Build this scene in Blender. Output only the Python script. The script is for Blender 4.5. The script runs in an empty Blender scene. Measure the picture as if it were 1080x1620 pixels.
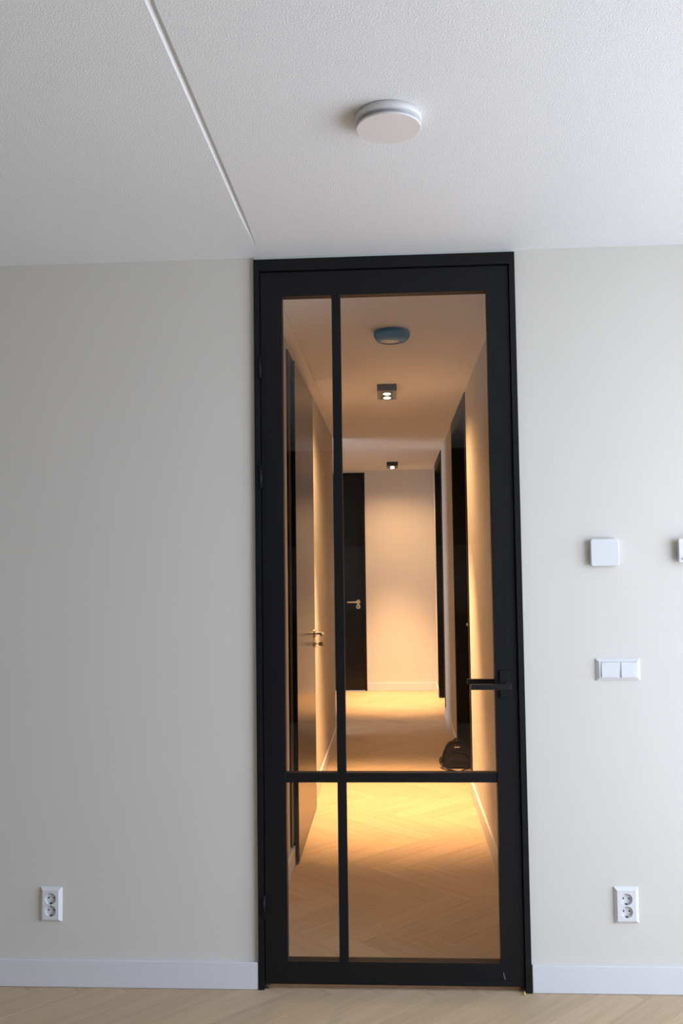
import bpy, bmesh, math, random
from mathutils import Vector, Matrix

random.seed(7)
S = bpy.context.scene
C = S.collection
PI = math.pi

# ------------------------------------------------------------------ camera
YAW, PITCH, ROLL = -0.056, 0.0588, -0.0129
fw = Vector((math.sin(YAW) * math.cos(PITCH), math.cos(YAW) * math.cos(PITCH), math.sin(PITCH)))
rt = Vector((math.cos(YAW), -math.sin(YAW), 0))
up = rt.cross(fw)
r2 = rt * math.cos(ROLL) + up * math.sin(ROLL)
u2 = -rt * math.sin(ROLL) + up * math.cos(ROLL)
cam = bpy.data.cameras.new('camera')
cam.sensor_fit = 'VERTICAL'
cam.sensor_height = 36.0
cam.lens = 1447.43 * 36.0 / 1620.0
cam.clip_start = 0.02
cam_o = bpy.data.objects.new('camera', cam)
cam_o.matrix_world = Matrix(((r2.x, u2.x, -fw.x, 0.0), (r2.y, u2.y, -fw.y, -3.2676),
                             (r2.z, u2.z, -fw.z, 1.4706), (0, 0, 0, 1)))
C.objects.link(cam_o)
S.camera = cam_o

# ------------------------------------------------------------------ view, world, daylight portals
S.view_settings.view_transform = 'Standard'
S.view_settings.look = 'None'
S.view_settings.gamma = 1.0
S.view_settings.use_curve_mapping = False
S.view_settings.exposure = 0.0

SKY_STRENGTH = 9.2
world = bpy.data.worlds.new('overcast_sky')
S.world = world
world.use_nodes = True
wn = world.node_tree
wn.nodes.clear()
w_out = wn.nodes.new('ShaderNodeOutputWorld')
w_bg = wn.nodes.new('ShaderNodeBackground')
w_bg.inputs['Strength'].default_value = SKY_STRENGTH
w_tc = wn.nodes.new('ShaderNodeTexCoord')
w_sep = wn.nodes.new('ShaderNodeSeparateXYZ')
w_map = wn.nodes.new('ShaderNodeMapRange')
w_map.inputs['From Min'].default_value = -0.04
w_map.inputs['From Max'].default_value = 0.06
w_mix = wn.nodes.new('ShaderNodeMix')
w_mix.data_type = 'RGBA'
w_mix.inputs[6].default_value = (0.68, 0.76, 0.88, 1)      # ground outside
w_mix.inputs[7].default_value = (0.76, 0.89, 1.10, 1)       # overcast sky
wn.links.new(w_tc.outputs['Generated'], w_sep.inputs[0])
wn.links.new(w_sep.outputs['Z'], w_map.inputs['Value'])
wn.links.new(w_map.outputs[0], w_mix.inputs[0])
wn.links.new(w_mix.outputs[2], w_bg.inputs['Color'])
wn.links.new(w_bg.outputs[0], w_out.inputs[0])

# the big window of the room (right-hand outer wall) and the window of the side room
WIN1 = dict(x=2.3, y0=-3.4, y1=-0.30, z0=0.08, z1=2.38)
WIN2 = dict(x=-2.2, y0=3.25, y1=4.65, z0=0.10, z1=2.50)


def portal(w, sign):
    L = bpy.data.lights.new('window_portal', 'AREA')
    L.shape = 'RECTANGLE'
    L.size = w['y1'] - w['y0']
    L.size_y = w['z1'] - w['z0']
    L.cycles.is_portal = True
    o = bpy.data.objects.new('window_portal', L)
    o.location = (w['x'] + (-0.02 if sign < 0 else 0.02), (w['y0'] + w['y1']) / 2, (w['z0'] + w['z1']) / 2)
    o.rotation_euler = (Vector((sign, 0, 0))).to_track_quat('-Z', 'Y').to_euler()
    # keep local X along world Y
    m = Matrix(((0, 0, -sign), (1, 0, 0), (0, 1, 0)))
    if m.determinant() < 0:
        m = Matrix(((0, 0, -sign), (-1, 0, 0), (0, 1, 0)))
    o.rotation_euler = m.to_euler()
    C.objects.link(o)


portal(WIN1, -1)
portal(WIN2, 1)

# warm ceiling spots of the hall
LAMP_POWER = 480.0
LAMP_SPILL = 42.0
LAMP_COLOR = (1.0, 0.58, 0.275)


# ------------------------------------------------------------------ materials
def mat(name, col, rough=0.5, metal=0.0, noise=None, bump=None, spec=0.5, coat=0.0):
    """noise = (scale, amount); bump = (scale, strength, distance, detail)"""
    m = bpy.data.materials.new(name)
    m.use_nodes = True
    nt = m.node_tree
    b = nt.nodes['Principled BSDF']
    b.inputs['Base Color'].default_value = (*col, 1)
    b.inputs['Roughness'].default_value = rough
    b.inputs['Metallic'].default_value = metal
    b.inputs['Specular IOR Level'].default_value = spec
    b.inputs['Coat Weight'].default_value = coat
    tc = nt.nodes.new('ShaderNodeTexCoord')
    if noise:
        n = nt.nodes.new('ShaderNodeTexNoise')
        n.inputs['Scale'].default_value = noise[0]
        n.inputs['Detail'].default_value = 4
        nt.links.new(tc.outputs['Object'], n.inputs['Vector'])
        r = nt.nodes.new('ShaderNodeMapRange')
        r.inputs['To Min'].default_value = 1 - noise[1]
        r.inputs['To Max'].default_value = 1 + noise[1]
        nt.links.new(n.outputs['Fac'], r.inputs['Value'])
        mx = nt.nodes.new('ShaderNodeVectorMath')
        mx.operation = 'SCALE'
        mx.inputs[0].default_value = col
        nt.links.new(r.outputs[0], mx.inputs['Scale'])
        nt.links.new(mx.outputs[0], b.inputs['Base Color'])
    if bump:
        n = nt.nodes.new('ShaderNodeTexNoise')
        n.inputs['Scale'].default_value = bump[0]
        n.inputs['Detail'].default_value = bump[3]
        nt.links.new(tc.outputs['Object'], n.inputs['Vector'])
        bp = nt.nodes.new('ShaderNodeBump')
        bp.inputs['Strength'].default_value = bump[1]
        bp.inputs['Distance'].default_value = bump[2]
        nt.links.new(n.outputs['Fac'], bp.inputs['Height'])
        nt.links.new(bp.outputs[0], b.inputs['Normal'])
    return m


def glass_mat(name):
    """thin clear pane: Schlick reflection over a transparent sheet"""
    m = bpy.data.materials.new(name)
    m.use_nodes = True
    nt = m.node_tree
    nt.nodes.clear()
    out = nt.nodes.new('ShaderNodeOutputMaterial')
    mix = nt.nodes.new('ShaderNodeMixShader')
    tr = nt.nodes.new('ShaderNodeBsdfTransparent')
    tr.inputs[0].default_value = (0.985, 0.98, 0.975, 1)
    gl = nt.nodes.new('ShaderNodeBsdfGlossy')
    gl.inputs['Roughness'].default_value = 0.0
    lw = nt.nodes.new('ShaderNodeLayerWeight')
    pw = nt.nodes.new('ShaderNodeMath'); pw.operation = 'POWER'; pw.inputs[1].default_value = 5
    lw.inputs['Blend'].default_value = 0.5
    mr = nt.nodes.new('ShaderNodeMapRange')
    mr.inputs['To Min'].default_value = 0.04
    mr.inputs['To Max'].default_value = 1.0
    nt.links.new(lw.outputs['Facing'], pw.inputs[0])
    nt.links.new(pw.outputs[0], mr.inputs['Value'])
    nt.links.new(mr.outputs[0], mix.inputs[0])
    nt.links.new(tr.outputs[0], mix.inputs[1])
    nt.links.new(gl.outputs[0], mix.inputs[2])
    nt.links.new(mix.outputs[0], out.inputs[0])
    return m


def oak_mat(name):
    m = bpy.data.materials.new(name)
    m.use_nodes = True
    nt = m.node_tree
    b = nt.nodes['Principled BSDF']
    b.inputs['Roughness'].default_value = 0.58
    b.inputs['Specular IOR Level'].default_value = 0.22
    tc = nt.nodes.new('ShaderNodeTexCoord')
    oi = nt.nodes.new('ShaderNodeObjectInfo')
    mul = nt.nodes.new('ShaderNodeMath'); mul.operation = 'MULTIPLY'; mul.inputs[1].default_value = 37.0
    add = nt.nodes.new('ShaderNodeVectorMath'); add.operation = 'ADD'
    mp = nt.nodes.new('ShaderNodeMapping')
    mp.inputs['Scale'].default_value = (2.2, 38.0, 10.0)
    nt.links.new(oi.outputs['Random'], mul.inputs[0])
    nt.links.new(tc.outputs['Object'], mp.inputs['Vector'])
    nt.links.new(mp.outputs[0], add.inputs[0])
    nt.links.new(mul.outputs[0], add.inputs[1])
    n1 = nt.nodes.new('ShaderNodeTexNoise')
    n1.inputs['Scale'].default_value = 1.0
    n1.inputs['Detail'].default_value = 6
    n1.inputs['Distortion'].default_value = 0.6
    nt.links.new(add.outputs[0], n1.inputs['Vector'])
    cr = nt.nodes.new('ShaderNodeValToRGB')
    e = cr.color_ramp.elements
    e[0].position = 0.25; e[0].color = (0.455, 0.335, 0.215, 1)
    e[1].position = 0.72; e[1].color = (0.535, 0.40, 0.265, 1)
    nt.links.new(n1.outputs['Fac'], cr.inputs[0])
    mr = nt.nodes.new('ShaderNodeMapRange')
    mr.inputs['To Min'].default_value = 0.95
    mr.inputs['To Max'].default_value = 1.05
    nt.links.new(oi.outputs['Random'], mr.inputs['Value'])
    sc = nt.nodes.new('ShaderNodeVectorMath'); sc.operation = 'SCALE'
    nt.links.new(cr.outputs[0], sc.inputs[0])
    nt.links.new(mr.outputs[0], sc.inputs['Scale'])
    nt.links.new(sc.outputs[0], b.inputs['Base Color'])
    bp = nt.nodes.new('ShaderNodeBump')
    bp.inputs['Strength'].default_value = 0.08
    bp.inputs['Distance'].default_value = 0.001
    nt.links.new(n1.outputs['Fac'], bp.inputs['Height'])
    nt.links.new(bp.outputs[0], b.inputs['Normal'])
    return m


def emit_mat(name, col, strength):
    m = bpy.data.materials.new(name)
    m.use_nodes = True
    nt = m.node_tree
    nt.nodes.clear()
    o = nt.nodes.new('ShaderNodeOutputMaterial')
    e = nt.nodes.new('ShaderNodeEmission')
    e.inputs[0].default_value = (*col, 1)
    e.inputs[1].default_value = strength
    nt.links.new(e.outputs[0], o.inputs[0])
    return m


M = {}
M['wall'] = mat('wall_paint_greige', (0.66, 0.635, 0.59), 0.85, noise=(3, 0.012), bump=(420, 0.10, 0.001, 2), spec=0.25)
M['ceiling'] = mat('ceiling_spackle', (0.78, 0.78, 0.785), 0.9, bump=(250, 0.65, 0.0030, 3), spec=0.2)
M['skirting'] = mat('skirting_white', (0.68, 0.68, 0.71), 0.5, bump=(60, 0.02, 0.0005, 2))
M['filler'] = mat('filler_strip', (0.70, 0.75, 0.73), 0.7)
M['black'] = mat('black_powder_coat', (0.006, 0.0065, 0.008), 0.45, bump=(900, 0.04, 0.0004, 2), spec=0.25)
M['black_door'] = mat('black_satin_door', (0.004, 0.0036, 0.0034), 0.24, bump=(500, 0.03, 0.0003, 2), spec=0.27)
M['black_frame'] = mat('black_door_frame', (0.004, 0.0038, 0.004), 0.5, spec=0.2)
M['black_metal'] = mat('black_metal', (0.012, 0.012, 0.013), 0.33, spec=0.5)
M['steel'] = mat('brushed_steel', (0.62, 0.60, 0.57), 0.28, 1.0)
M['plastic'] = mat('white_plastic', (0.70, 0.71, 0.73), 0.32)
M['plastic_warm'] = mat('white_plastic_warm', (0.70, 0.69, 0.685), 0.4)
M['vent_grey'] = mat('vent_grey', (0.42, 0.44, 0.46), 0.5)
M['hole'] = mat('dark_hole', (0.02, 0.018, 0.017), 0.7)
M['ink'] = mat('dark_print', (0.05, 0.05, 0.06), 0.6)
M['glass'] = glass_mat('clear_pane')
M['oak'] = oak_mat('light_oak')
M['subfloor'] = mat('oak_joint', (0.40, 0.30, 0.20), 0.7)
M['blue'] = mat('blue_masking_tape', (0.03, 0.24, 0.52), 0.6, noise=(45, 0.25), bump=(70, 0.5, 0.004, 3))
M['lamp_body'] = mat('lamp_black', (0.03, 0.03, 0.032), 0.4)
M['lamp_trim'] = mat('lamp_trim_grey', (0.16, 0.15, 0.145), 0.45)
M['lamp_glow'] = emit_mat('lamp_glow', (1.0, 0.72, 0.42), 9.0)
M['bag'] = mat('dark_brown_canvas', (0.014, 0.0075, 0.0055), 0.75, spec=0.12, noise=(60, 0.2), bump=(350, 0.3, 0.002, 3))
M['bag_pocket'] = mat('dark_olive_brown_canvas', (0.018, 0.0105, 0.0065), 0.8, spec=0.12, noise=(60, 0.2), bump=(350, 0.3, 0.002, 3))
M['bag_strap'] = mat('dark_strap_webbing', (0.012, 0.009, 0.0075), 0.7, spec=0.12, bump=(500, 0.3, 0.001, 2))
M['tag'] = mat('pale_label', (0.55, 0.5, 0.44), 0.6)
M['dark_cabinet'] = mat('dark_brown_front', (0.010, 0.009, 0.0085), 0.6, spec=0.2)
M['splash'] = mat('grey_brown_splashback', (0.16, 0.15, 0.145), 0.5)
M['yellow'] = mat('yellow_plastic', (0.75, 0.55, 0.08), 0.5)

# ------------------------------------------------------------------ mesh helpers
ROOT = {}


def link(name, bm, m, parent=None, smooth=False, loc=None):
    """one mesh object; vertices are given in world coordinates"""
    off = Vector(loc) if loc is not None else (ROOT[parent.name] if parent else Vector((0, 0, 0)))
    for v in bm.verts:
        v.co -= off
    bmesh.ops.recalc_face_normals(bm, faces=bm.faces[:])
    me = bpy.data.meshes.new(name)
    bm.to_mesh(me)
    bm.free()
    if smooth:
        me.polygons.foreach_set('use_smooth', [True] * len(me.polygons))
    me.materials.append(M[m])
    o = bpy.data.objects.new(name, me)
    C.objects.link(o)
    if parent:
        o.parent = parent
        if loc is not None:
            o.location = off - ROOT[parent.name]
    else:
        o.location = off
    ROOT[o.name] = off.copy()
    return o


def sub(name, bm, m, part, smooth=False):
    """sub-part of a part: ROOT of the part already holds its world offset"""
    return link(name, bm, m, part, smooth)


def root(name, loc, label=None, cat=None, kind=None, group=None):
    o = bpy.data.objects.new(name, None)
    o.empty_display_size = 0.05
    o.location = loc
    C.objects.link(o)
    ROOT[o.name] = Vector(loc)
    tag(o, label, cat, kind, group)
    return o


def tag(o, label=None, cat=None, kind=None, group=None):
    if label: o['label'] = label
    if cat: o['category'] = cat
    if kind: o['kind'] = kind
    if group: o['group'] = group
    return o


def box(x0, x1, y0, y1, z0, z1, bev=0.0, seg=2, bm=None):
    b = bmesh.new()
    bmesh.ops.create_cube(b, size=1)
    for v in b.verts:
        v.co = Vector(((x0 + x1) / 2 + v.co.x * (x1 - x0), (y0 + y1) / 2 + v.co.y * (y1 - y0), (z0 + z1) / 2 + v.co.z * (z1 - z0)))
    if bev:
        bmesh.ops.bevel(b, geom=b.edges[:], offset=bev, segments=seg, profile=0.7, affect='EDGES')
    if bm is None:
        return b
    return merge(bm, b)


def merge(a, b):
    me = bpy.data.meshes.new('tmp')
    b.to_mesh(me)
    b.free()
    a.from_mesh(me)
    bpy.data.meshes.remove(me)
    return a


def cyl(p0, p1, r0, r1=None, n=24, caps=True, bm=None):
    r1 = r0 if r1 is None else r1
    p0, p1 = Vector(p0), Vector(p1)
    d = (p1 - p0).normalized()
    a = d.orthogonal().normalized()
    c = d.cross(a)
    b = bm or bmesh.new()
    A = [b.verts.new(p0 + r0 * (a * math.cos(t) + c * math.sin(t))) for t in [2 * PI * i / n for i in range(n)]]
    B = [b.verts.new(p1 + r1 * (a * math.cos(t) + c * math.sin(t))) for t in [2 * PI * i / n for i in range(n)]]
    for i in range(n):
        b.faces.new((A[i], A[(i + 1) % n], B[(i + 1) % n], B[i]))
    if caps:
        b.faces.new(A)
        b.faces.new(B)
    return b


def lathe(cx, cy, prof, n=64, fr=None, bm=None, cap_last=False, cap_first=False):
    """prof = [(r, z)], around the vertical; fr(i_ring, theta, r, z) -> (r, z) to roughen"""
    b = bm or bmesh.new()
    rings = []
    for k, (r, z) in enumerate(prof):
        ring = []
        for i in range(n):
            t = 2 * PI * i / n
            rr, zz = fr(k, t, r, z) if fr else (r, z)
            ring.append(b.verts.new((cx + rr * math.cos(t), cy + rr * math.sin(t), zz)))
        rings.append(ring)
    for A, B in zip(rings, rings[1:]):
        for i in range(n):
            b.faces.new((A[i], A[(i + 1) % n], B[(i + 1) % n], B[i]))
    if cap_last:
        b.faces.new(rings[-1])
    if cap_first:
        b.faces.new(rings[0])
    return b


def tube(pts, ra, rb=None, n=10, bm=None, upv=(0, 0, 1), sm=6):
    """tube along a Catmull-Rom curve through pts; ra = half width sideways, rb = half thickness"""
    rb = ra if rb is None else rb
    P = [Vector(p) for p in pts]
    Q = []
    ext = [P[0] * 2 - P[1]] + P + [P[-1] * 2 - P[-2]]
    for i in range(1, len(ext) - 2):
        a, b_, c, d = ext[i - 1:i + 3]
        for k in range(sm):
            t = k / sm
            Q.append(0.5 * ((2 * b_) + (c - a) * t + (2 * a - 5 * b_ + 4 * c - d) * t * t + (3 * b_ - a - 3 * c + d) * t ** 3))
    Q.append(P[-1])
    b = bm or bmesh.new()
    rings = []
    for i, q in enumerate(Q):
        d = (Q[min(i + 1, len(Q) - 1)] - Q[max(i - 1, 0)]).normalized()
        s = d.cross(Vector(upv))
        if s.length < 1e-4:
            s = d.orthogonal()
        s.normalize()
        u = s.cross(d).normalized()
        rings.append([b.verts.new(q + s * ra * math.cos(2 * PI * k / n) + u * rb * math.sin(2 * PI * k / n)) for k in range(n)])
    for A, B in zip(rings, rings[1:]):
        for k in range(n):
            b.faces.new((A[k], A[(k + 1) % n], B[(k + 1) % n], B[k]))
    b.faces.new(rings[0])
    b.faces.new(rings[-1])
    return b


def wall_cells(fixed, a0, a1, us, vs, holes):
    """solid wall slab with rectangular holes. fixed 'x' or 'y': thickness axis from a0 to a1; us, vs outer extents"""
    U = sorted({us[0], us[1], *[h[0] for h in holes], *[h[1] for h in holes]})
    V = sorted({vs[0], vs[1], *[h[2] for h in holes], *[h[3] for h in holes]})
    full = {}
    for i in range(len(U) - 1):
        for j in range(len(V) - 1):
            cu, cv = (U[i] + U[i + 1]) / 2, (V[j] + V[j + 1]) / 2
            full[i, j] = not any(h[0] < cu < h[1] and h[2] < cv < h[3] for h in holes)
    b = bmesh.new()
    P = (lambda a, u, v: (a, u, v)) if fixed == 'x' else (lambda a, u, v: (u, a, v))

    def quad(*ps):
        b.faces.new([b.verts.new(P(*p)) for p in ps])
    for (i, j), f in full.items():
        if not f:
            continue
        u0, u1, v0, v1 = U[i], U[i + 1], V[j], V[j + 1]
        for a in (a0, a1):
            quad((a, u0, v0), (a, u1, v0), (a, u1, v1), (a, u0, v1))
        if not full.get((i - 1, j)): quad((a0, u0, v0), (a1, u0, v0), (a1, u0, v1), (a0, u0, v1))
        if not full.get((i + 1, j)): quad((a0, u1, v0), (a1, u1, v0), (a1, u1, v1), (a0, u1, v1))
        if not full.get((i, j - 1)): quad((a0, u0, v0), (a1, u0, v0), (a1, u1, v0), (a0, u1, v0))
        if not full.get((i, j + 1)): quad((a0, u0, v1), (a1, u0, v1), (a1, u1, v1), (a0, u1, v1))
    bmesh.ops.remove_doubles(b, verts=b.verts[:], dist=1e-5)
    return b


def struct(name, bm, m, label, smooth=False):
    return tag(link(name, bm, m, None, smooth), label, None, 'structure')


# ------------------------------------------------------------------ the shell
H = 2.6
XL, XR = -0.519, 0.481          # hall side walls
YE = 7.587                      # end wall of the hall
LX0, LX1 = -0.493, 0.450        # frame of the glass door
ROOM_X0, ROOM_X1, ROOM_Y0 = -3.5, 2.3, -5.95
SIDE_X0 = -2.2
SIDE_Y0 = 2.6                   # side room left of the hall
HL_END = 4.72                   # the hall's left wall stops here

# front wall with the doorway
struct('wall_front', wall_cells('y', 0.0, 0.12, (ROOM_X0, ROOM_X1), (0, H), [(LX0, LX1, -0.001, 2.589)]), 'wall',
       'smooth greige wall around the black glass door')
struct('wall_right', wall_cells('x', ROOM_X1, ROOM_X1 + 0.25, (ROOM_Y0, YE), (0, H),
       [(WIN1['y0'], WIN1['y1'], WIN1['z0'], WIN1['z1'])]), 'wall', 'greige outer wall with the large window')
struct('wall_left', wall_cells('x', ROOM_X0 - 0.25, ROOM_X0, (ROOM_Y0, 0.12), (0, H), []), 'wall', 'greige wall opposite the large window')
struct('wall_side_outer', wall_cells('x', SIDE_X0 - 0.25, SIDE_X0, (0.12, YE + 0.15), (0, H),
       [(WIN2['y0'], WIN2['y1'], WIN2['z0'], WIN2['z1'])]), 'wall', 'outer wall of the side room with its window')
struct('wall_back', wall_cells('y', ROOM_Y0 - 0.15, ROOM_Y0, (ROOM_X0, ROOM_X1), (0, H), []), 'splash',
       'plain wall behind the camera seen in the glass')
# run of dark cupboards on the back wall, only mirrored in the glass as dark bands
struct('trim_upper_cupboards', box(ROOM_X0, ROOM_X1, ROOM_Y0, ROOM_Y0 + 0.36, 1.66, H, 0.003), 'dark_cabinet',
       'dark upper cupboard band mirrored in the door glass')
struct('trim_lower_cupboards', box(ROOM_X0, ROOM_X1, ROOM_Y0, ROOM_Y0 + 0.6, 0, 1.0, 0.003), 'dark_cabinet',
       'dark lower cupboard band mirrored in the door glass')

D3 = (2.70, 4.05)               # doorways in the hall's right wall
D4 = (5.72, 7.02)
DTOP = 2.585
struct('wall_hall_right', wall_cells('x', XR, XR + 0.12, (0.12, YE), (0, H),
       [(D3[0], D3[1], -0.001, DTOP), (D4[0], D4[1], -0.001, DTOP)]), 'wall', 'hall wall with two black doorways')
D2 = (1.215, 2.40)              # doorway in the hall's left wall
D2TOP = 2.553
struct('wall_hall_left', wall_cells('x', XL - 0.10, XL, (0.12, HL_END), (0, H), [(D2[0], D2[1], -0.001, D2TOP)]), 'wall',
       'hall wall with the black door and steel lever')
D5 = (-1.26, -0.331)
struct('wall_hall_end', wall_cells('y', YE, YE + 0.15, (SIDE_X0, ROOM_X1), (0, H), [(D5[0], D5[1], -0.001, 2.576)]), 'wall',
       'end wall of the hall in warm light')
struct('wall_side_room', wall_cells('y', SIDE_Y0 - 0.1, SIDE_Y0, (SIDE_X0, XL - 0.10), (0, H), []), 'wall',
       'partition of the side room beyond the hall opening')


# ceiling of the room with the slab joint as a shallow groove
def ceiling_mesh(x0, x1, gx0, gx1, ys, depths):
    b = bmesh.new()
    rows = []
    gm = gx0 * 0.55 + gx1 * 0.45
    for y, d in zip(ys, depths):
        w = 0.5 * (gx1 - gx0) * (1 - d[1])
        rows.append([b.verts.new((x, y, z)) for x, z in
                     ((x0, H), (gx0 + w, H), (gm, H + d[0]), (gx1 - w, H), (x1, H), (x1, H + 0.2), (x0, H + 0.2))])
    n = 7
    for A, B in zip(rows, rows[1:]):
        for i in range(n):
            b.faces.new((A[i], A[(i + 1) % n], B[(i + 1) % n], B[i]))
    b.faces.new(rows[0])
    b.faces.new(rows[-1])
    return b


struct('ceiling', ceiling_mesh(ROOM_X0 - 0.25, ROOM_X1 + 0.25, -0.477, -0.459, (ROOM_Y0 - 0.15, -0.4, -0.13, 0.0),
       ((0.0085, 1), (0.0085, 1), (0.0005, 0.1), (0.0005, 0.1))), 'ceiling', 'white spackled ceiling with a slab joint')
struct('ceiling_hall', ceiling_mesh(ROOM_X0 - 0.25, ROOM_X1 + 0.25, -0.4655, -0.4595, (0.0, 0.1, YE + 0.15),
       ((0.0005, 0.1), (0.003, 1), (0.003, 1))), 'ceiling', 'hall ceiling beyond the glass door')
struct('trim_1', box(LX0 + 0.001, LX1 - 0.001, -0.006, 0.11, 2.5905, 2.5995), 'filler', 'pale filler strip between door frame and ceiling')

# ------------------------------------------------------------------ herringbone floor
base = bmesh.new()
box(ROOM_X0 - 0.25, ROOM_X1 + 0.25, ROOM_Y0 - 0.15, YE + 0.15, -0.2, -0.0105, 0, 1, base)
floor = struct('floor', base, 'subfloor', 'light oak herringbone floor running from room into hall')
PW, PL = 0.125, 0.625
GAP = 0.0004
ROT = Matrix.Rotation(-PI / 4, 2)
OFFX, OFFY = 0.03, -0.485


def clip_poly(poly, rect):
    x0, x1, y0, y1 = rect
    for ax, lim, sgn in ((0, x0, 1), (0, x1, -1), (1, y0, 1), (1, y1, -1)):
        out = []
        for i in range(len(poly)):
            a, b = poly[i], poly[(i + 1) % len(poly)]
            da, db = (a[ax] - lim) * sgn, (b[ax] - lim) * sgn
            if da >= 0: out.append(a)
            if (da >= 0) != (db >= 0):
                out.append(a + (b - a) * (da / (da - db)))
        poly = out
        if len(poly) < 3:
            return None
    ar = abs(sum(poly[i].x * poly[(i + 1) % len(poly)].y - poly[(i + 1) % len(poly)].x * poly[i].y for i in range(len(poly)))) / 2
    return poly if ar > 2e-4 else None


def plank_bm(poly):
    """a board: top polygon with a fine chamfer and sides"""
    b = bmesh.new()
    c = sum(poly, Vector((0, 0))) / len(poly)
    top, rim, bot = [], [], []
    for p in poly:
        q = p + (c - p).normalized() * 0.0007
        top.append(b.verts.new((q.x, q.y, 0.0)))
        rim.append(b.verts.new((p.x, p.y, -0.0004)))
        bot.append(b.verts.new((p.x, p.y, -0.0100)))
    n = len(poly)
    b.faces.new(top)
    for i in range(n):
        j = (i + 1) % n
        b.faces.new((top[i], top[j], rim[j], rim[i]))
        b.faces.new((rim[i], rim[j], bot[j], bot[i]))
    return b


REGIONS = [('room', (ROOM_X0, ROOM_X1, ROOM_Y0, 0.0)),
           ('sill', (LX0 + 0.02, LX1 - 0.02, 0.0, 0.12)),
           ('hall', (XL, XR, 0.12, YE)),
           ('door', (XR, XR + 0.12, D3[0] + 0.0, D3[1])),
           ('door', (XR, XR + 0.12, D4[0] + 0.0, D4[1])),
           ('side', (SIDE_X0, XL, HL_END, YE)),
           ('side', (SIDE_X0, XL - 0.1, SIDE_Y0, HL_END))]
full_mesh = None
rest = bmesh.new()
for kx in range(-90, 90):
    for kt in range(-14, 14):
        for typ in 'HV':
            cx, cy = (PL / 2, PW / 2) if typ == 'H' else (PW / 2, PW + PL / 2)
            cx += kx * PW + kt * PL
            cy += kx * PW - kt * PL
            cw = ROT @ Vector((cx, cy)) + Vector((OFFX, OFFY))
            ang = -PI / 4 if typ == 'H' else PI / 4
            if not (ROOM_X0 - 0.6 < cw.x < ROOM_X1 + 0.6 and ROOM_Y0 - 0.6 < cw.y < YE + 0.6):
                continue
            hl, hw = PL / 2 - GAP, PW / 2 - GAP
            R2 = Matrix.Rotation(ang, 2)
            corners = [R2 @ Vector(c) + cw for c in ((-hl, -hw), (hl, -hw), (hl, hw), (-hl, hw))]
            for rname, rect in REGIONS:
                pl = clip_poly(corners, rect)
                if not pl:
                    continue
                c2 = sum(pl, Vector((0, 0))) / len(pl)
                single = rname in ('hall', 'sill', 'door') or (rname == 'room' and c2.y > -0.62 and -1.75 < c2.x < 1.3)
                if single:
                    whole = len(pl) == 4 and all((p - q).length < 1e-6 for p, q in zip(pl, corners))
                    if whole and full_mesh:
                        me = full_mesh
                    else:
                        b = plank_bm([R2.transposed() @ (p - cw) for p in pl])
                        bmesh.ops.recalc_face_normals(b, faces=b.faces[:])
                        me = bpy.data.meshes.new('plank')
                        b.to_mesh(me); b.free()
                        me.materials.append(M['oak'])
                        if whole:
                            full_mesh = me
                    o = bpy.data.objects.new('plank', me)
                    o.location = (cw.x, cw.y, 0)
                    o.rotation_euler = (0, 0, ang)
                    o.parent = floor
                    C.objects.link(o)
                else:
                    merge(rest, plank_bm(pl))
rest_o = link('herringbone_boards', rest, 'oak', floor)
rest_o['kind'] = 'stuff'


# ------------------------------------------------------------------ baseboards
def skirting(name, x0, x1, y0, y1, h, label):
    return struct(name, box(x0, x1, y0, y1, 0.001, h, 0.0025, 2), 'skirting', label)


BH = 0.093
skirting('baseboard_left', ROOM_X0, LX0 - 0.001, -0.012, 0, BH, 'white baseboard left of the glass door')
skirting('baseboard_right', LX1 + 0.003, ROOM_X1, -0.012, 0, BH, 'white baseboard right of the glass door')
skirting('baseboard_hall_right_near', XR - 0.012, XR, 0.121, D3[0] + 0.002, BH, 'hall baseboard right, nearest the glass door')
skirting('baseboard_hall_right_middle', XR - 0.012, XR, D3[1] - 0.002, D4[0] + 0.002, BH, 'hall baseboard between the two right doorways')
skirting('baseboard_hall_right_far', XR - 0.012, XR, D4[1] - 0.002, YE - 0.012, BH, 'hall baseboard right, beyond the last doorway')
skirting('baseboard_hall_left_near', XL, XL + 0.012, 0.121, 1.325, BH, 'hall baseboard left, nearest the glass door')
skirting('baseboard_hall_left_far', XL, XL + 0.012, D2[1] - 0.01, HL_END, BH, 'hall baseboard left, beyond the black door')
skirting('baseboard_hall_end', D5[1] + 0.001, XR - 0.0, YE - 0.012, YE, BH, 'baseboard of the hall end wall')


# ------------------------------------------------------------------ door handles
def frame_box(o, n, t, n0, n1, t0, t1, z0, z1, bev=0.0, seg=2):
    """box in door coordinates: n = outward normal, t = sideways"""
    b = box(n0, n1, t0, t1, z0, z1, bev, seg)
    for v in b.verts:
        v.co = Vector(o) + Vector(n) * v.co.x + Vector(t) * v.co.y + Vector((0, 0, v.co.z))
    return b


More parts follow.
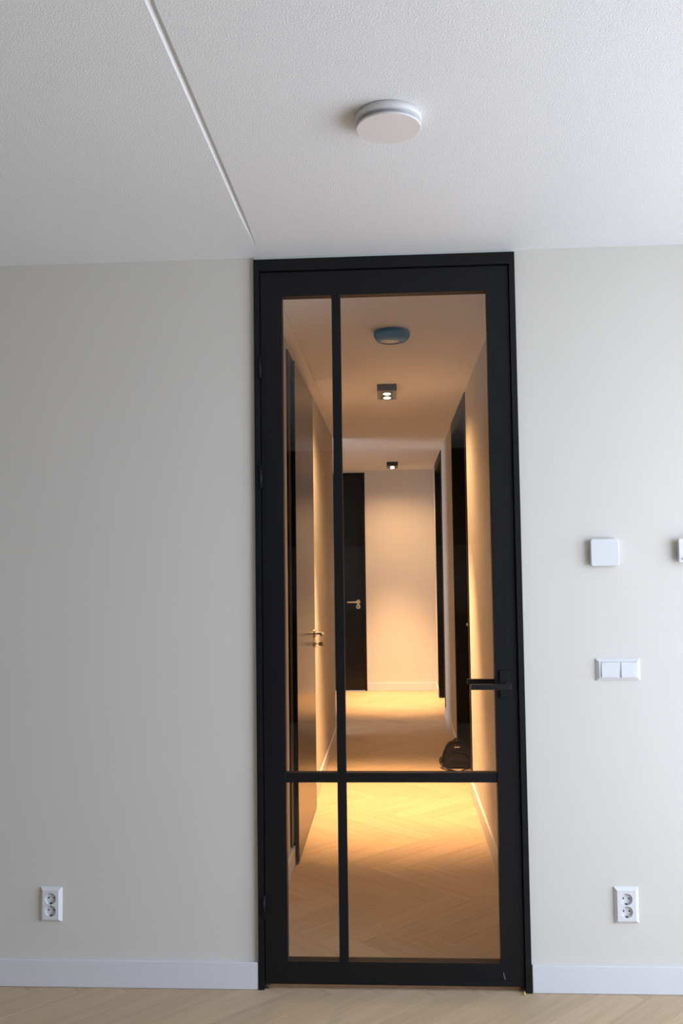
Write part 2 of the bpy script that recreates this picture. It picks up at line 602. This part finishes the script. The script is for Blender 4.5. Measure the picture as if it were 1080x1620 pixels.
def steel_handle(parent, o, n, t, key_dz=-0.06, with_key=False):
    o, n, t = Vector(o), Vector(n), Vector(t)
    ro = bmesh.new()
    cyl(o, o + n * 0.007, 0.026, 0.026, 32, True, ro)
    cyl(o + n * 0.007, o + n * 0.009, 0.026, 0.023, 32, True, ro)
    h = link('lever_handle', tube([o + n * 0.008, o + n * 0.03, o + n * 0.048 + t * 0.004, o + n * 0.055 + t * 0.02, o + n * 0.056 + t * 0.07,
                                   o + n * 0.056 + t * 0.128], 0.0095, 0.0095, 14), 'steel', parent, True)
    sub('rosette', ro, 'steel', h)
    k = o + Vector((0, 0, key_dz))
    kb = bmesh.new()
    cyl(k, k + n * 0.007, 0.026, 0.026, 32, True, kb)
    cyl(k + n * 0.007, k + n * 0.009, 0.026, 0.023, 32, True, kb)
    ke = link('key_rosette', kb, 'steel', parent)
    cb = cyl(k + n * 0.009, k + n * 0.011, 0.0085, 0.008, 20)
    sub('lock_cylinder', cb, 'hole', ke)
    if with_key:
        kk = bmesh.new()
        cyl(k + n * 0.011, k + n * 0.03, 0.003, 0.003, 10, True, kk)
        b2 = frame_box(k, n, t, 0.028, 0.052, -0.0015, 0.0015, -0.013, 0.010, 0.001)
        merge(kk, b2)
        sub('key', kk, 'steel', ke)
    return h


# ------------------------------------------------------------------ door_1: the black glass door
d1 = root('door_1', (0, 0, 0), 'tall black steel-look glass door with four panes and black lever', 'door', 'structure')
FY0, FY1 = -0.014, 0.112
JI = 0.0205
link('frame_jamb', box(LX0, LX0 + JI, FY0, FY1, 0.0005, 2.589, 0.0012), 'black', d1)
link('frame_jamb', box(LX1 - JI, LX1, FY0, FY1, 0.0005, 2.589, 0.0012), 'black', d1)
link('frame_head', box(LX0 + JI, LX1 - JI, FY0, FY1, 2.546, 2.589, 0.0012), 'black', d1)
# stop strips added behind the leaf to block hall light through its gap
LY0, LY1 = -0.004, 0.038
for x0, x1, z0, z1 in ((LX0 + JI, LX0 + JI + 0.016, 0.001, 2.546), (LX1 - JI - 0.016, LX1 - JI, 0.001, 2.546), (LX0 + JI, LX1 - JI, 2.528, 2.546)):
    link('light_gap_stop', box(x0, x1, LY1 + 0.001, LY1 + 0.02, z0, z1, 0.001), 'black', d1)
EX0, EX1, EZ0, EZ1 = LX0 + JI + 0.003, LX1 - JI - 0.0025, 0.018, 2.5425
GX0, GX1, GZ0, GZ1 = -0.391, 0.349, 0.095, 2.4525
link('stile', box(EX0, GX0, LY0, LY1, EZ0, EZ1, 0.0012), 'black', d1)
link('stile', box(GX1, EX1, LY0, LY1, EZ0, EZ1, 0.0012), 'black', d1)
link('rail', box(GX0, GX1, LY0, LY1, GZ1, EZ1, 0.0012), 'black', d1)
link('rail', box(GX0, GX1, LY0, LY1, EZ0, GZ0, 0.0012), 'black', d1)
VX0, VX1, HZ0, HZ1 = -0.2100, -0.1785, 0.7085, 0.7420
link('muntin', box(VX0, VX1, LY0 + 0.004, LY1 - 0.004, GZ0, GZ1, 0.001), 'black', d1)
link('muntin', box(GX0, VX0, LY0 + 0.004, LY1 - 0.004, HZ0, HZ1, 0.001), 'black', d1)
link('muntin', box(VX1, GX1, LY0 + 0.004, LY1 - 0.004, HZ0, HZ1, 0.001), 'black', d1)
for x0, x1 in ((GX0, VX0), (VX1, GX1)):
    for z0, z1 in ((GZ0, HZ0), (HZ1, GZ1)):
        link('glass_pane', box(x0 - 0.0, x1 + 0.0, 0.014, 0.020, z0, z1), 'glass', d1)
for z0, z1 in ((2.155, 2.228), (1.758, 1.832), (0.246, 0.320)):
    hb = bmesh.new()
    cyl((LX0 + JI + 0.001, -0.016, z0), (LX0 + JI + 0.001, -0.016, z1), 0.0058, None, 14, True, hb)
    cyl((LX0 + JI + 0.001, -0.016, z0 - 0.004), (LX0 + JI + 0.001, -0.016, z0), 0.0035, 0.0058, 14, True, hb)
    cyl((LX0 + JI + 0.001, -0.016, z1), (LX0 + JI + 0.001, -0.016, z1 + 0.004), 0.0058, 0.0035, 14, True, hb)
    link('hinge', hb, 'black', d1, True)


def black_lever(sgn):
    yf = LY0 if sgn < 0 else LY1
    hz = 1.047
    pb = box(0.364, 0.398, min(yf, yf + sgn * 0.006), max(yf, yf + sgn * 0.006), 1.003, 1.098, 0.0012)
    lb = box(0.259, 0.398, min(yf + sgn * 0.044, yf + sgn * 0.062), max(yf + sgn * 0.044, yf + sgn * 0.062), hz - 0.0095, hz + 0.0095, 0.003, 3)
    cyl((0.386, yf, hz), (0.386, yf + sgn * 0.05, hz), 0.0095, None, 18, True, lb)
    h = link('lever_handle', lb, 'black_metal', d1)
    p = sub('back_plate', pb, 'black', h)
    sc = bmesh.new()
    for z in (1.014, 1.087):
        cyl((0.381, yf + sgn * 0.006, z), (0.381, yf + sgn * 0.0072, z), 0.0032, None, 12, True, sc)
    return h



mk = tube([(0.3545, LY0 - 0.0004, 0.066), (0.3565, LY0 - 0.0004, 0.058), (0.3590, LY0 - 0.0004, 0.048), (0.3605, LY0 - 0.0004, 0.043)], 0.0011, 0.0006, 6)
link('paint_chip', mk, 'plastic', d1)
black_lever(-1)
black_lever(1)

sh = box(0.4215, 0.4265, -0.026, -0.016, 0.0005, 0.0085, 0.0006)
for vtx in sh.verts:
    if vtx.co.y < -0.022 and vtx.co.z > 0.004:
        vtx.co.z -= 0.004
tag(link('plastic_wedge', sh, 'yellow', None, False, (0.4235, -0.023, 0)), 'tiny yellow plastic wedge at the foot of the right door jamb', 'wedge')

# ------------------------------------------------------------------ door_2: black satin door, left side of the hall
d2 = root('door_2', (XL, D2[0], 0), 'black satin hall door with steel lever, left beyond the glass', 'door', 'structure')
FX = XL + 0.009
for y0, y1 in ((D2[0], 1.331), (D2[1] - 0.012, D2[1])):
    link('frame_jamb', box(XL - 0.1, FX, y0, y1, 0.115, D2TOP, 0.0015), 'black_frame', d2)
    if y0 == D2[0]:
        link('frame_foot', box(XL - 0.1, XL - 0.001, y0, y1, 0.001, 0.115), 'skirting', d2)
link('frame_head', box(XL - 0.1, FX, 1.331, D2[1] - 0.012, 2.524, D2TOP, 0.0015), 'black_frame', d2)
leaf2 = link('leaf', box(XL - 0.010, XL + 0.030, 1.335, 2.378, 0.010, 2.520, 0.0025, 3), 'black_door', d2)
link('rebate', box(XL - 0.09, XL - 0.011, 1.331, D2[1] - 0.012, 0.010, 2.524), 'black_frame', d2)
steel_handle(d2, (XL + 0.030, 2.318, 1.062), (1, 0, 0), (0, -1, 0), -0.062, True)


# ------------------------------------------------------------------ doors 3 and 4: deep black doorways on the right
def right_door(name, dy, label):
    y0, y1 = dy
    d = root(name, (XR, y0, 0), label, 'door', 'structure')
    fx = XR - 0.006
    # lining + face, near and far
    for (a, b_, foot) in ((y0, y0 + 0.03, 0.0005), (y1 - 0.03, y1, 0.0005)):
        link('frame_jamb', box(XR, XR + 0.125, a, b_, foot, DTOP, 0.0015), 'black_frame', d)
    link('frame_head', box(XR, XR + 0.125, y0 + 0.03, y1 - 0.03, 2.50, DTOP, 0.0015), 'black_frame', d)
    link('architrave', box(fx, XR, y0 - 0.035, y0 + 0.03, BH + 0.001, DTOP + 0.006, 0.0015), 'black_frame', d)
    link('architrave', box(fx, XR, y1 - 0.03, y1 + 0.01, BH + 0.001, DTOP + 0.006, 0.0015), 'black_frame', d)
    link('architrave', box(fx, XR, y0 + 0.03, y1 - 0.03, 2.50, DTOP + 0.006, 0.0015), 'black_frame', d)
    ym = y0 + 0.03 + 0.30
    link('leaf', box(XR + 0.085, XR + 0.123, ym + 0.003, y1 - 0.033, 0.008, 2.497, 0.002), 'black_door', d)
    link('side_panel', box(XR + 0.085, XR + 0.123, y0 + 0.033, ym, 0.008, 2.497, 0.002), 'black_door', d)
    steel_handle(d, (XR + 0.085, ym + 0.065, 1.05), (-1, 0, 0), (0, 1, 0), -0.062)
    return d


right_door('door_3', D3, 'tall black doorway on the right, beside the brown backpack')
right_door('door_4', D4, 'tall narrow-looking black doorway near the hall end')

# ------------------------------------------------------------------ door_5: black door in the end wall
d5 = root('door_5', (D5[0], YE, 0), 'black door in the end wall with a steel lever', 'door', 'structure')
link('frame_jamb', box(D5[0], D5[0] + 0.03, YE - 0.006, YE + 0.1, 0.0005, 2.575, 0.0015), 'black_frame', d5)
link('frame_jamb', box(D5[1] - 0.03, D5[1], YE - 0.006, YE + 0.1, 0.0005, 2.575, 0.0015), 'black_frame', d5)
link('frame_head', box(D5[0] + 0.03, D5[1] - 0.03, YE - 0.006, YE + 0.1, 2.545, 2.575, 0.0015), 'black_frame', d5)
link('leaf', box(D5[0] + 0.033, D5[1] - 0.033, YE - 0.002, YE + 0.04, 0.008, 2.542, 0.002), 'black_door', d5)
link('light_block_panel', box(D5[0], D5[1], YE + 0.1, YE + 0.14, 0.0005, 2.575), 'black_frame', d5)  # unseen panel added to keep sky light from leaking round the leaf
steel_handle(d5, (-0.425, YE - 0.002, 1.042), (0, -1, 0), (-1, 0, 0), -0.056)


# ------------------------------------------------------------------ windows
def window(name, w, sign, label, nm):
    d = root(name, (w['x'], w['y0'], w['z0']), label, 'window', 'structure')
    xa, xb = sorted((w['x'] - sign * 0.10, w['x'] - sign * 0.16))
    t = 0.05
    y0, y1, z0, z1 = w['y0'], w['y1'], w['z0'], w['z1']
    link('window_frame', box(xa, xb, y0, y1, z0, z0 + t, 0.002), 'black', d)
    link('window_frame', box(xa, xb, y0, y1, z1 - t, z1, 0.002), 'black', d)
    ys = [y0 + (y1 - y0) * i / nm for i in range(nm + 1)]
    for i, y in enumerate(ys):
        a = y0 if i == 0 else (y1 - t if i == nm else y - t / 2)
        link('window_post', box(xa, xb, a, a + t, z0 + t, z1 - t, 0.002), 'black', d)
    for a, b_ in zip(ys, ys[1:]):
        link('window_pane', box((xa + xb) / 2 - 0.003, (xa + xb) / 2 + 0.003, a + t / 2, b_ - t / 2, z0 + t, z1 - t), 'glass', d)


window('window_1', WIN1, -1, 'large window lighting the room from the right', 3)
window('window_2', WIN2, 1, 'window of the side room beyond the hall', 1)


# ------------------------------------------------------------------ round ceiling vent in the room
v = root('ceiling_vent', (0.005, -1.022, H), 'round white ceiling vent disc above the glass door', 'ceiling vent')
VX, VY, VR = 0.005, -1.022, 0.0835
link('base_ring', lathe(VX, VY, [(VR - 0.004, H), (VR, H - 0.001), (VR, H - 0.0155), (VR - 0.002, H - 0.0175), (VR - 0.012, H - 0.0178)], 96), 'plastic_warm', v, True)
link('neck', lathe(VX, VY, [(VR - 0.012, H - 0.010), (VR - 0.010, H - 0.020), (VR - 0.016, H - 0.030)], 96), 'vent_grey', v, True)
bz = H - 0.0285
link('cover_disc', lathe(VX, VY, [(VR - 0.02, bz + 0.001), (VR - 0.0035, bz), (VR - 0.002, bz - 0.0012), (VR - 0.002, bz - 0.004), (VR - 0.0035, bz - 0.0055), (0.02, bz - 0.0062)], 96, None, None, True),
     'plastic_warm', v)

# ------------------------------------------------------------------ vent taped off with blue tape in the hall
tv = root('taped_ceiling_vent', (0.010, 1.105, H), 'hall ceiling vent wrapped in crumpled blue masking tape', 'ceiling vent')
rnd = [random.uniform(-1, 1) for _ in range(400)]


def crumple(k, t, r, z):
    f = sum(math.sin(t * m + rnd[m + k * 9] * 6) * rnd[m + 40 + k * 7] for m in range(2, 9)) / 7
    return r * (1 + 0.060 * f), z + (0.0050 * f if 0 < k < 5 else 0)


def hole(k, t, r, z):
    if k == 6:
        w = 0.5 + 0.5 * math.cos(t * 3 + 1.2)
        return 0.044 + 0.020 * math.sin(t) - 0.010 * math.cos(t) + 0.006 * w, z
    return crumple(k, t, r, z)


link('valve', lathe(0.010, 1.105, [(0.074, H), (0.074, H - 0.034), (0.066, H - 0.0445), (0.01, H - 0.0475)], 48, None, None, True), 'plastic_warm', tv, True)
tp = link('tape_wrap', lathe(0.010, 1.105, [(0.079, H - 0.001), (0.0850, H - 0.006), (0.0875, H - 0.016), (0.0855, H - 0.028), (0.0790, H - 0.040), (0.0725, H - 0.0475), (0.03, H - 0.0495)], 72, hole),
          'blue', tv, True)
so = tp.modifiers.new('thickness', 'SOLIDIFY')
so.thickness = 0.0012


# ------------------------------------------------------------------ black double ceiling spots
def ceiling_spot(x, y, label):
    r = root('ceiling_spotlight', (x, y, H), label, 'spotlight', None, 'black ceiling spotlights in the hall')
    w, l, t = 0.0612, 0.150, 0.044
    b = bmesh.new()
    z0 = H - t
    # hollow housing: outer box without bottom, rim, inner well
    b = box(x - w, x + w, y - l, y + l, z0 + 0.004, H, 0.001)
    hs = link('housing', b, 'lamp_body', r)
    tb = bmesh.new()
    iw, il = w - 0.020, l - 0.022
    O = [(-w, -l), (w, -l), (w, l), (-w, l)]
    I = [(-iw, -il), (iw, -il), (iw, il), (-iw, il)]
    ov = [tb.verts.new((x + a, y + c, z0)) for a, c in O]
    iv = [tb.verts.new((x + a, y + c, z0)) for a, c in I]
    ou = [tb.verts.new((x + a, y + c, z0 + 0.004)) for a, c in O]
    iu = [tb.verts.new((x + a, y + c, z0 + 0.004)) for a, c in I]
    for i in range(4):
        j = (i + 1) % 4
        tb.faces.new((ov[i], ov[j], iv[j], iv[i]))
        tb.faces.new((ov[i], ov[j], ou[j], ou[i]))
        tb.faces.new((iv[i], iv[j], iu[j], iu[i]))
    link('trim_ring', tb, 'lamp_trim', r)
    for sy in (-0.068, 0.068):
        # lamp tilts a little towards the room
        c = Vector((x, y + sy, z0 + 0.0005))
        n = Vector((0, -0.12, -1)).normalized()
        lb = bmesh.new()
        cyl(c - n * 0.003, c + n * 0.004, 0.036, 0.034, 32, True, lb)
        lp = link('lamp', lb, 'lamp_trim', r)
        sub('bulb_face', cyl(c + n * 0.0042, c + n * 0.0055, 0.0235, 0.0215, 28), 'lamp_glow', lp)
        for nm, en, ang in (('warm_beam', LAMP_POWER, 58), ('warm_spill', LAMP_SPILL, 156)):
            L = bpy.data.lights.new(nm, 'SPOT')
            L.energy = en
            L.color = LAMP_COLOR
            L.spot_size = math.radians(ang)
            L.spot_blend = 1.0
            L.shadow_soft_size = 0.03
            lo = bpy.data.objects.new(nm, L)
            lo.location = c + Vector((0, 0, -0.022)) - r.location
            lo.parent = r
            C.objects.link(lo)
    return r


ceiling_spot(-0.0245, 2.545, 'black rectangular ceiling spotlight between taped vent and doorway, nearer one')
ceiling_spot(0.003, 6.855, 'small-looking black ceiling spotlight close to the end wall')


# ------------------------------------------------------------------ wall devices
def chamfer_plate(x0, x1, z0, z1, d, ch, rim=0.0025, yb=0.0):
    """plate on the wall at y=yb rising to y=yb-d with sloped sides; front left open for hole filling"""
    b = bmesh.new()
    lv = []
    for (ins, y) in ((0, yb), (0, yb - rim), (ch, yb - d)):
        lv.append([b.verts.new((x, y, z)) for x, z in ((x0 + ins, z0 + ins), (x1 - ins, z0 + ins), (x1 - ins, z1 - ins), (x0 + ins, z1 - ins))])
    for A, B in zip(lv, lv[1:]):
        for i in range(4):
            b.faces.new((A[i], A[(i + 1) % 4], B[(i + 1) % 4], B[i]))
    return b, lv[-1]


def fill_with_holes(b, outer, loops):
    edges = []
    for loop in [outer] + loops:
        for i in range(len(loop)):
            a, c = loop[i], loop[(i + 1) % len(loop)]
            e = b.edges.get((a, c)) or b.edges.new((a, c))
            edges.append(e)
    bmesh.ops.triangle_fill(b, use_beauty=True, edges=edges)


def socket(x0, x1, z0, z1, label):
    r = root('wall_socket', ((x0 + x1) / 2, 0, (z0 + z1) / 2), label, 'socket', None, 'white double wall sockets')
    d, ch = 0.0125, 0.010
    b, outer = chamfer_plate(x0, x1, z0, z1, d, ch)
    cx = (x0 + x1) / 2
    zc = (z0 + z1) / 2
    loops = []
    R0 = 0.0198
    for s in (1, -1):
        cz = zc + s * 0.0213
        loops.append([b.verts.new((cx + R0 * math.cos(2 * PI * i / 40), -d, cz + R0 * math.sin(2 * PI * i / 40))) for i in range(40)])
    fill_with_holes(b, outer, loops)
    pl = link('cover_plate', b, 'plastic', r)
    for s in (1, -1):
        cz = zc + s * 0.0213
        w = bmesh.new()
        A = [w.verts.new((cx + R0 * math.cos(2 * PI * i / 40), -d, cz + R0 * math.sin(2 * PI * i / 40))) for i in range(40)]
        B = [w.verts.new((cx + (R0 - 0.001) * math.cos(2 * PI * i / 40), -0.0025, cz + (R0 - 0.001) * math.sin(2 * PI * i / 40))) for i in range(40)]
        for i in range(40):
            w.faces.new((A[i], A[(i + 1) % 40], B[(i + 1) % 40], B[i]))
        w.faces.new(B)
        wl = link('socket_well', w, 'plastic', r)
        for sx in (-1, 1):
            sub('pin_hole', cyl((cx + sx * 0.0095, -0.0026, cz + 0.001), (cx + sx * 0.0095, -0.0034, cz + 0.001), 0.0027, None, 14), 'hole', wl)
        for sz in (-1, 1):
            e = box(cx - 0.0026, cx + 0.0026, -0.010, -0.0027, cz + sz * 0.0172 - 0.0018, cz + sz * 0.0172 + 0.0018, 0.0005)
            sub('earth_clip', e, 'hole' if sz < 0 else 'steel', wl)
    return r


socket(-1.2725, -1.1945, 0.2232, 0.3440, 'white double wall socket left of the glass door')
socket(0.7365, 0.8200, 0.2345, 0.3570, 'white double wall socket below the light switch')
# the sockets' wells and rockers sit in shallow boxes let into the wall: nothing shows behind them

sw = root('light_switch', (0.774, 0, 1.098), 'white double rocker light switch right of the glass door', 'light switch')
b, outer = chamfer_plate(0.698, 0.850, 1.0595, 1.136, 0.011, 0.0105)
rk = []
loops = []
for x0, x1 in ((0.7150, 0.7688), (0.7822, 0.8360)):
    z0, z1 = 1.0705, 1.1250
    rk.append((x0, x1, z0, z1))
    loops.append([b.verts.new(p) for p in ((x0, -0.011, z0), (x1, -0.011, z0), (x1, -0.011, z1), (x0, -0.011, z1))])
fill_with_holes(b, outer, loops)
link('frame_plate', b, 'plastic', sw)
for x0, x1, z0, z1 in rk:
    rb = box(x0 + 0.0008, x1 - 0.0008, -0.0150, -0.002, z0 + 0.0008, z1 - 0.0008, 0.0012)
    for vtx in rb.verts:                        # rocker tips back at the top
        if vtx.co.y < -0.008:
            vtx.co.y += 0.0028 * (vtx.co.z - z0) / (z1 - z0)
    link('rocker', rb, 'plastic', sw)


def round_box(x0, x1, z0, z1, y0, y1, r, bev):
    b = bmesh.new()
    pts = []
    for cx, cz, a0 in ((x1 - r, z1 - r, 0), (x0 + r, z1 - r, 90), (x0 + r, z0 + r, 180), (x1 - r, z0 + r, 270)):
        for k in range(7):
            a = math.radians(a0 + 15 * k)
            pts.append((cx + r * math.cos(a), cz + r * math.sin(a)))
    cxm, czm = (x0 + x1) / 2, (z0 + z1) / 2
    rings = []
    for y, ins in ((y0, 0), (y1 + bev, 0), (y1 + bev * 0.3, bev * 0.3), (y1, bev)):
        fx, fz = 1 - 2 * ins / (x1 - x0), 1 - 2 * ins / (z1 - z0)
        rings.append([b.verts.new((cxm + (x - cxm) * fx, y, czm + (z - czm) * fz)) for x, z in pts])
    n = len(pts)
    for A, B in zip(rings, rings[1:]):
        for i in range(n):
            b.faces.new((A[i], A[(i + 1) % n], B[(i + 1) % n], B[i]))
    b.faces.new(rings[-1])
    b.faces.new(rings[0])
    return b


th = root('room_sensor', (0.737, 0, 1.506), 'plain white rounded-square wall sensor above the light switch', 'thermostat')
link('back_shell', round_box(0.694, 0.780, 1.464, 1.548, 0, -0.010, 0.006, 0.001), 'plastic_warm', th)
link('cover', round_box(0.689, 0.786, 1.4585, 1.5530, -0.008, -0.022, 0.008, 0.0022), 'plastic', th)

t2 = root('wall_thermostat', (1.033, 0, 1.508), 'white wall control cut off by the right edge, dark lettering', 'thermostat')
link('back_shell', round_box(0.995, 1.071, 1.474, 1.543, 0, -0.012, 0.003, 0.001), 'plastic_warm', t2)
link('cover', round_box(0.990, 1.076, 1.468, 1.5495, -0.010, -0.026, 0.002, 0.0012), 'plastic', t2)
tx = bpy.data.curves.new('lettering', 'FONT')
tx.body = 'RZ'
tx.size = 0.012
tx.extrude = 0.0002
to = bpy.data.objects.new('lettering_src', tx)
C.objects.link(to)
bpy.context.view_layer.update()
me = bpy.data.meshes.new_from_object(to.evaluated_get(bpy.context.evaluated_depsgraph_get()))
C.objects.unlink(to)
bpy.data.objects.remove(to)
tb = bmesh.new()
tb.from_mesh(me)
for vtx in tb.verts:
    c = vtx.co.copy()
    vtx.co = Vector((0.9965 + c.x, -0.0262 - c.z, 1.4755 + c.y))
link('lettering', tb, 'ink', t2)

# ------------------------------------------------------------------ small brown backpack on the hall floor
BX, BY = 0.442, 3.545
bag = root('backpack', (BX, BY, 0), 'small dark brown backpack slumped in the right doorway', 'backpack')


def bag_outline(w, h, n=40, z0=0.0, e=2.5):
    """dome outline: flat bottom with tucked-in corners, broad arched top"""
    pts = []
    for i in range(n + 1):
        a = PI * i / n
        x = math.copysign(abs(math.cos(a)) ** (2 / e), math.cos(a)) * w / 2
        z = abs(math.sin(a)) ** 0.92 * h
        pts.append((x * (1 - 0.10 * max(0, 0.25 - z / h) / 0.25), z + z0))
    return pts


def bag_body(cx, cy, w, h, d, z0, lean=0.0, bulge=0.3, levels=8):
    b = bmesh.new()
    out = bag_outline(w, h, 40, z0)
    rings = []
    for k in range(levels + 1):
        s = -1 + 2 * k / levels
        f = (1 - abs(s) ** 3.2) ** (1 / 3.2) if abs(s) < 1 else 0.0
        f = 0.74 + 0.26 * f
        rings.append([b.verts.new((cx + x * f + 0.0025 * math.sin(z * 70 + k), cy + s * d / 2 + lean * z, z0 + (z - z0) * (f * 0.6 + 0.4)))
                      for x, z in out])
    n = len(out)
    for A, B in zip(rings, rings[1:]):
        for i in range(n):
            b.faces.new((A[i], A[(i + 1) % n], B[(i + 1) % n], B[i]))
    for R_, sy in ((rings[0], -1), (rings[-1], 1)):
        c = b.verts.new((cx, cy + sy * d / 2 * (1 + bulge * 0.4) + lean * h * 0.42, z0 + h * 0.40))
        mid = []
        for vv in R_:
            p = vv.co.lerp(c.co, 0.4)
            p.y += sy * d * bulge * 0.10
            mid.append(b.verts.new(p))
        for i in range(n):
            b.faces.new((R_[i], R_[(i + 1) % n], mid[(i + 1) % n], mid[i]))
            b.faces.new((mid[i], mid[(i + 1) % n], c))
    return b


LEAN = 0.12
BWID, BHGT = 0.225, 0.178
body = link('body', bag_body(BX, BY, BWID, BHGT, 0.115, 0.003, LEAN), 'bag', bag, True)
zp = [(BX + x, BY - 0.046 + LEAN * z, z) for x, z in bag_outline(BWID * 0.97, BHGT * 0.985, 16, 0.004)]
sub('zip', tube(zp, 0.0042, 0.0042, 8, None, (0, 1, 0), 3), 'bag_strap', body, True)
pk = link('front_pocket', bag_body(BX + 0.006, BY - 0.066, 0.172, 0.112, 0.050, 0.004, LEAN), 'bag_pocket', bag, True)
sub('pocket_zip', tube([(BX - 0.068, BY - 0.086, 0.058), (BX - 0.02, BY - 0.094, 0.061), (BX + 0.03, BY - 0.094, 0.061), (BX + 0.078, BY - 0.086, 0.058)], 0.004, 0.004, 8), 'bag_strap', pk, True)
sub('pocket_flap', tube([(BX - 0.078, BY - 0.072, 0.086), (BX - 0.045, BY - 0.074, 0.110), (BX + 0.006, BY - 0.075, 0.119), (BX + 0.055, BY - 0.074, 0.110), (BX + 0.088, BY - 0.072, 0.086)], 0.006, 0.005, 8), 'bag_strap', pk, True)
link('label_tag', box(BX - 0.024, BX + 0.014, BY - 0.0570, BY - 0.0530, 0.1440, 0.1510, 0.0006), 'tag', bag)
yh = BY + LEAN * 0.18
link('top_handle', tube([(BX - 0.022, yh - 0.008, 0.174), (BX - 0.018, yh, 0.189), (BX + 0.002, yh, 0.195), (BX + 0.022, yh, 0.189), (BX + 0.026, yh - 0.008, 0.174)], 0.006, 0.003, 8, None, (0, 1, 0)), 'bag_strap', bag, True)
link('shoulder_strap', tube([(BX - 0.095, BY - 0.020, 0.070), (BX - 0.116, BY - 0.045, 0.072), (BX - 0.124, BY - 0.070, 0.055), (BX - 0.118, BY - 0.090, 0.034), (BX - 0.095, BY - 0.125, 0.020), (BX - 0.055, BY - 0.165, 0.009), (BX - 0.005, BY - 0.215, 0.0048)], 0.0125, 0.004, 10), 'bag_strap', bag, True)
link('webbing_strap', tube([(BX + 0.105, BY - 0.055, 0.016), (BX + 0.080, BY - 0.115, 0.010), (BX + 0.042, BY - 0.135, 0.006), (BX + 0.022, BY - 0.165, 0.0045), (BX + 0.045, BY - 0.195, 0.0045), (BX + 0.085, BY - 0.200, 0.0045)], 0.0075, 0.0030, 8), 'bag_strap', bag, True)
link('buckle', box(BX - 0.122, BX - 0.114, BY - 0.1045, BY - 0.0985, 0.033, 0.038, 0.001), 'steel', bag)
